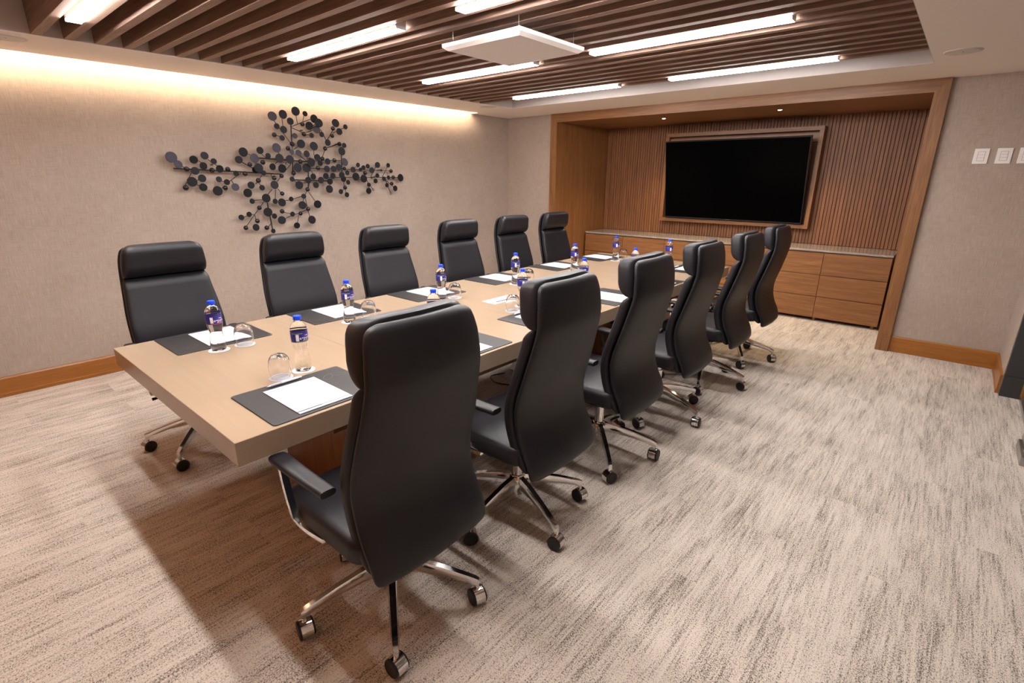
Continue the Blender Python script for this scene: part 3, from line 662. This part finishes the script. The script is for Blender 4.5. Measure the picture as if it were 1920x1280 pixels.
# ------------------------------------------------------------------ wall sculpture of discs and balls
ELS = '-4.211,1.673,0.0422,l -4.171,1.619,0.0315,l -4.11,1.584,0.0206,b -4.049,1.658,0.0321,d -3.962,1.692,0.0311,m -3.896,1.649,0.0238,m -3.982,1.61,0.0301,d -4.055,1.57,0.0312,m -3.916,1.576,0.0213,b -3.858,1.588,0.0309,d -3.787,1.585,0.0218,b -4.09,1.483,0.0392,m -4.011,1.51,0.0317,m -4.011,1.438,0.032,d -4.142,1.435,0.0222,b -3.881,1.502,0.0243,m -3.817,1.479,0.0247,d -3.753,1.437,0.0321,l -3.901,1.407,0.0396,d -3.832,1.43,0.0207,b -3.73,1.551,0.0234,d -3.646,1.55,0.021,b -3.339,2.048,0.0393,l -3.235,2.072,0.0388,m -3.108,2.11,0.0394,m -3.016,2.096,0.0238,d -3.169,2.019,0.032,m -3.307,1.966,0.0252,m -3.243,1.942,0.032,m -3.334,1.892,0.0212,b -3.272,1.868,0.0246,m -3.143,1.894,0.0251,l -3.047,2.003,0.0208,b -2.934,2.058,0.0375,d -2.984,1.992,0.0375,d -2.914,1.964,0.0369,l -2.9,2.022,0.04,M -3.043,1.915,0.021,b -2.975,1.907,0.0235,m -2.868,1.922,0.0249,m -2.814,1.849,0.0311,m -2.836,1.795,0.0209,b -3.173,1.82,0.0219,b -3.219,1.78,0.0208,b -3.087,1.826,0.0388,m -2.959,1.811,0.0397,m -3.339,1.779,0.0407,l -3.637,1.732,0.039,d -3.493,1.751,0.0314,d -3.552,1.683,0.0398,l -3.427,1.707,0.0245,m -3.688,1.667,0.0318,m -3.592,1.629,0.0199,b -3.473,1.65,0.0214,b -3.555,1.582,0.0297,d -3.536,1.6,0.0391,M -3.321,1.69,0.0391,m -3.221,1.681,0.0398,m -3.194,1.751,0.022,l -3.13,1.742,0.03,l -3.043,1.737,0.0316,m -3.395,1.613,0.0304,d -3.303,1.599,0.0386,d -3.112,1.666,0.0203,b -3.154,1.609,0.0406,m -3.063,1.608,0.0412,m -3.022,1.659,0.0399,M -2.944,1.708,0.0311,m -2.878,1.698,0.021,b -2.912,1.654,0.0256,d -2.832,1.672,0.0305,m -2.747,1.686,0.0214,b -2.935,1.609,0.021,b -2.847,1.602,0.0319,m -3.194,1.559,0.0215,b -3.497,1.558,0.0225,M -3.315,1.532,0.0197,b -3.388,1.514,0.0206,b -3.401,1.453,0.0372,m -3.537,1.492,0.0221,b -3.612,1.452,0.0309,m -3.516,1.429,0.0244,d -3.655,1.385,0.038,d -3.498,1.336,0.0392,d -3.625,1.312,0.0233,d -3.331,1.373,0.0201,b -3.414,1.305,0.0242,m -3.36,1.294,0.037,D -3.261,1.322,0.0225,d -3.124,1.344,0.024,d -3.071,1.407,0.0208,b -3.148,1.261,0.0385,d -2.992,1.264,0.0382,d -3.089,1.22,0.0212,b -3.563,1.251,0.0207,b -3.498,1.21,0.0399,d -3.441,1.171,0.0245,d -3.669,1.198,0.0235,d -3.74,1.174,0.0243,d -3.599,1.134,0.0209,b -3.622,1.078,0.0314,d -3.711,1.079,0.0207,b -3.521,1.067,0.0213,b -3.472,1.035,0.0215,d -3.354,1.21,0.0215,b -3.259,1.18,0.024,m -3.173,1.181,0.02,b -3.374,1.13,0.0378,m -3.228,1.07,0.03,d -3.072,1.117,0.0396,d -3.227,1.504,0.0232,m -3.156,1.449,0.0386,m -3.074,1.495,0.0302,M -2.999,1.528,0.0294,d -2.99,1.448,0.0297,d -2.925,1.495,0.0309,m -2.839,1.481,0.0302,D -2.847,1.408,0.0384,d -2.865,1.533,0.0311,m -2.792,1.536,0.0303,m -2.708,2.036,0.0385,m -2.73,1.987,0.0207,b -2.671,1.96,0.0321,m -2.591,2.01,0.0239,m -2.744,1.916,0.0195,b -2.673,1.844,0.0213,b -2.63,1.832,0.0242,m -2.664,1.775,0.04,m -2.638,1.672,0.0392,l -2.748,1.684,0.02,b -2.772,1.603,0.0301,m -2.709,1.622,0.0318,m -2.641,1.608,0.019,b -2.546,1.598,0.0296,m -2.619,1.567,0.0236,d -2.489,1.645,0.0238,m -2.45,1.602,0.0196,b -2.416,1.622,0.0226,d -2.365,1.636,0.0242,d -2.325,1.595,0.0306,m -2.246,1.651,0.0307,m -2.188,1.597,0.0125,b -2.106,1.65,0.0235,d -2.059,1.59,0.0206,b -2.397,1.566,0.0213,b -2.251,1.542,0.0233,d -2.32,1.52,0.0108,b -2.526,1.529,0.0405,d -2.429,1.509,0.0396,d -2.287,1.485,0.0249,d -2.675,1.506,0.0309,d -2.703,1.546,0.0305,M -2.623,1.473,0.0238,d -2.172,1.508,0.0236,d -2.109,1.522,0.0222,d -2.034,1.524,0.0208,b -1.945,1.52,0.0405,d -2.136,1.44,0.0239,d -2.061,1.456,0.0209,b -2.032,1.405,0.0308,d -2.077,1.351,0.0114,r -2.36,1.446,0.0217,b -2.382,1.383,0.0326,d -2.308,1.395,0.011,r -2.653,1.42,0.0209,b -2.719,1.381,0.0252,m -2.647,1.348,0.0256,d'
RODS = '-4.204,1.587,-3.386,1.553,1 -4.164,1.62,-4.107,1.584,0 -4.077,1.555,-4.142,1.452,0 -3.678,1.558,-3.788,1.484,0 -3.769,1.494,-3.754,1.459,0 -3.85,1.488,-3.83,1.483,0 -4.043,1.495,-4.026,1.501,0 -4.049,1.461,-4.023,1.441,0 -4.01,1.651,-3.979,1.629,0 -3.934,1.663,-3.846,1.598,0 -3.657,1.65,-3.591,1.609,0 -3.859,1.429,-3.831,1.435,0 -3.317,2.013,-3.182,1.824,0 -3.239,2.035,-3.239,1.963,0 -3.33,1.893,-3.274,1.88,0 -3.16,1.992,-3.171,1.841,1 -3.162,1.973,-2.942,2.061,0 -3.1,2.073,-3.094,2.005,0 -3.022,2.077,-3.038,2.026,0 -3.163,1.968,-3.045,1.926,0 -3.029,1.927,-2.921,1.967,0 -3.015,1.914,-2.98,1.912,0 -3.173,1.803,-3.187,1.719,0 -3.107,1.808,-3.159,1.773,0 -2.957,1.772,-2.961,1.726,0 -2.858,1.966,-2.816,1.876,0 -2.804,1.804,-2.669,1.854,0 -2.841,1.776,-2.872,1.717,0 -3.503,1.687,-3.03,1.666,1 -2.993,1.673,-2.73,1.688,0 -3.593,1.716,-3.574,1.712,0 -3.47,1.72,-3.43,1.684,0 -3.655,1.646,-3.546,1.584,0 -3.314,1.742,-3.307,1.726,0 -3.357,1.642,-3.322,1.665,0 -3.266,1.633,-3.247,1.658,0 -3.267,1.582,-3.207,1.642,0 -3.187,1.648,-3.199,1.56,1 -3.109,1.721,-3.043,1.669,0 -3.034,1.703,-3.042,1.672,0 -3.038,1.579,-3.059,1.415,1 -3.014,1.585,-2.963,1.521,0 -3.008,1.606,-2.831,1.602,0 -2.951,1.988,-2.894,2.026,0 -3.45,1.552,-3.319,1.549,1 -3.413,1.551,-3.4,1.507,0 -3.499,1.533,-3.527,1.502,0 -3.564,1.462,-3.54,1.482,0 -3.532,1.469,-3.515,1.441,0 -3.323,1.523,-3.362,1.481,0 -3.418,1.414,-3.472,1.362,0 -3.385,1.413,-3.404,1.318,0 -3.365,1.418,-3.337,1.375,0 -3.601,1.319,-3.516,1.321,0 -3.482,1.294,-3.479,1.241,1 -3.513,1.303,-3.552,1.26,0 -3.571,1.24,-3.704,1.09,0 -3.651,1.196,-3.613,1.191,0 -3.612,1.192,-3.609,1.147,0 -3.717,1.174,-3.673,1.187,0 -3.474,1.177,-3.466,1.041,1 -3.47,1.107,-3.506,1.071,0 -3.319,1.305,-3.26,1.314,0 -3.233,1.32,-3.122,1.346,0 -3.077,1.392,-3.103,1.354,0 -3.06,1.384,-2.992,1.279,0 -3.122,1.322,-3.132,1.283,0 -3.101,1.321,-3.091,1.237,0 -3.096,1.215,-3.163,1.195,0 -3.182,1.184,-3.237,1.176,0 -3.339,1.2,-3.26,1.182,0 -3.262,1.166,-3.336,1.14,0 -3.19,1.171,-3.216,1.086,0 -3.086,1.197,-3.076,1.134,0 -3.194,1.542,-3.204,1.513,0 -3.2,1.497,-2.82,1.485,1 -3.04,1.469,-3.061,1.42,0 -2.819,1.468,-2.826,1.434,0 -3.195,1.491,-3.169,1.47,0 -2.801,1.874,-2.728,1.973,0 -2.74,1.941,-2.594,2.004,0 -2.809,1.804,-2.68,1.843,0 -2.841,1.775,-2.873,1.714,0 -2.786,1.685,-2.663,1.687,0 -2.657,1.742,-2.673,1.53,1 -3.01,1.606,-2.664,1.604,0 -2.672,1.603,-2.049,1.592,0 -2.826,1.521,-1.925,1.523,0 -2.176,1.528,-2.101,1.635,0 -2.326,1.531,-2.249,1.632,0 -2.317,1.519,-2.248,1.539,0 -2.139,1.496,-2.014,1.404,0 -2.139,1.492,-2.082,1.361,0 -2.386,1.5,-2.314,1.4,0 -2.664,1.485,-2.647,1.358,0 -2.651,1.414,-2.696,1.385,0 -2.502,1.628,-2.531,1.605,0 -2.354,1.438,-2.361,1.399,0'
AY, AZ = -3.1, 1.5
ws = thing('wall_sculpture', 'black metal wall sculpture of branching rods, discs and balls', 'sculpture', (0, AY, AZ))
for e in RODS.split():
    y0, z0, y1, z1, th = [float(v) for v in e.split(',')]
    bm = bmesh.new(); tube(bm, [(.05, y0-AY, z0-AZ), (.05, y1-AY, z1-AZ)], .0065 if th else .0034, 6); finish(bm, 'rod', 'rod', ws, True)
for y, z in ((-3.9, 1.62), (-3.0, 1.7), (-2.4, 1.63), (-3.1, 1.25), (-3.05, 1.95), (-2.2, 1.6)):
    bm = bmesh.new(); tube(bm, [(.0, y-AY, z-AZ), (.05, y-AY, z-AZ)], .004, 6); finish(bm, 'wall_pin', 'rod', ws, True)
bm = bmesh.new(); lathe(bm, [(.985, -.5), (1, -.4), (1, .4), (.985, .5)], 32); dm = finish(bm, 'disc', 'art_d', ws)
dmesh = {}
for k in 'dml':
    mm = dm.data.copy(); mm.materials.clear(); mm.materials.append(M['art_'+k]); dmesh[k] = mm
bpy.data.objects.remove(dm)
bm = bmesh.new(); bmesh.ops.create_uvsphere(bm, u_segments=20, v_segments=12, radius=1.0); bo = finish(bm, 'ball', 'art_b', ws, True); bmesh_ = bo.data; bpy.data.objects.remove(bo)
for e in ELS.split():
    y, z, r, ty = e.split(','); y, z, r = float(y)-AY, float(z)-AZ, float(r)
    if ty == 'b': o = obj('ball', bmesh_, ws); o.location = (.055, y, z); o.scale = (r*.9, r, r); continue
    if ty == 'r':
        bm = bmesh.new(); n = 16
        R_ = loft(bm, [[(.05+.003*math.cos(b), y+(r+.003*math.sin(b))*math.cos(2*PI*i/n), z+(r+.003*math.sin(b))*math.sin(2*PI*i/n)) for i in range(n)] for b in [2*PI*q/8 for q in range(9)]], cap=False)
        finish(bm, 'ring', 'rod', ws, True); continue
    x = {'M': .095, 'D': .088}.get(ty, .068+rnd.uniform(-.006, .010)); k = {'M': 'm', 'D': 'd'}.get(ty, ty)
    o = obj('disc', dmesh[k], ws); o.location = (x, y, z); o.scale = (r, r, .005)
    o.rotation_euler = (rnd.uniform(-.10, .10), PI/2+rnd.uniform(-.12, .12)-(.16 if k == 'l' else 0), 0)
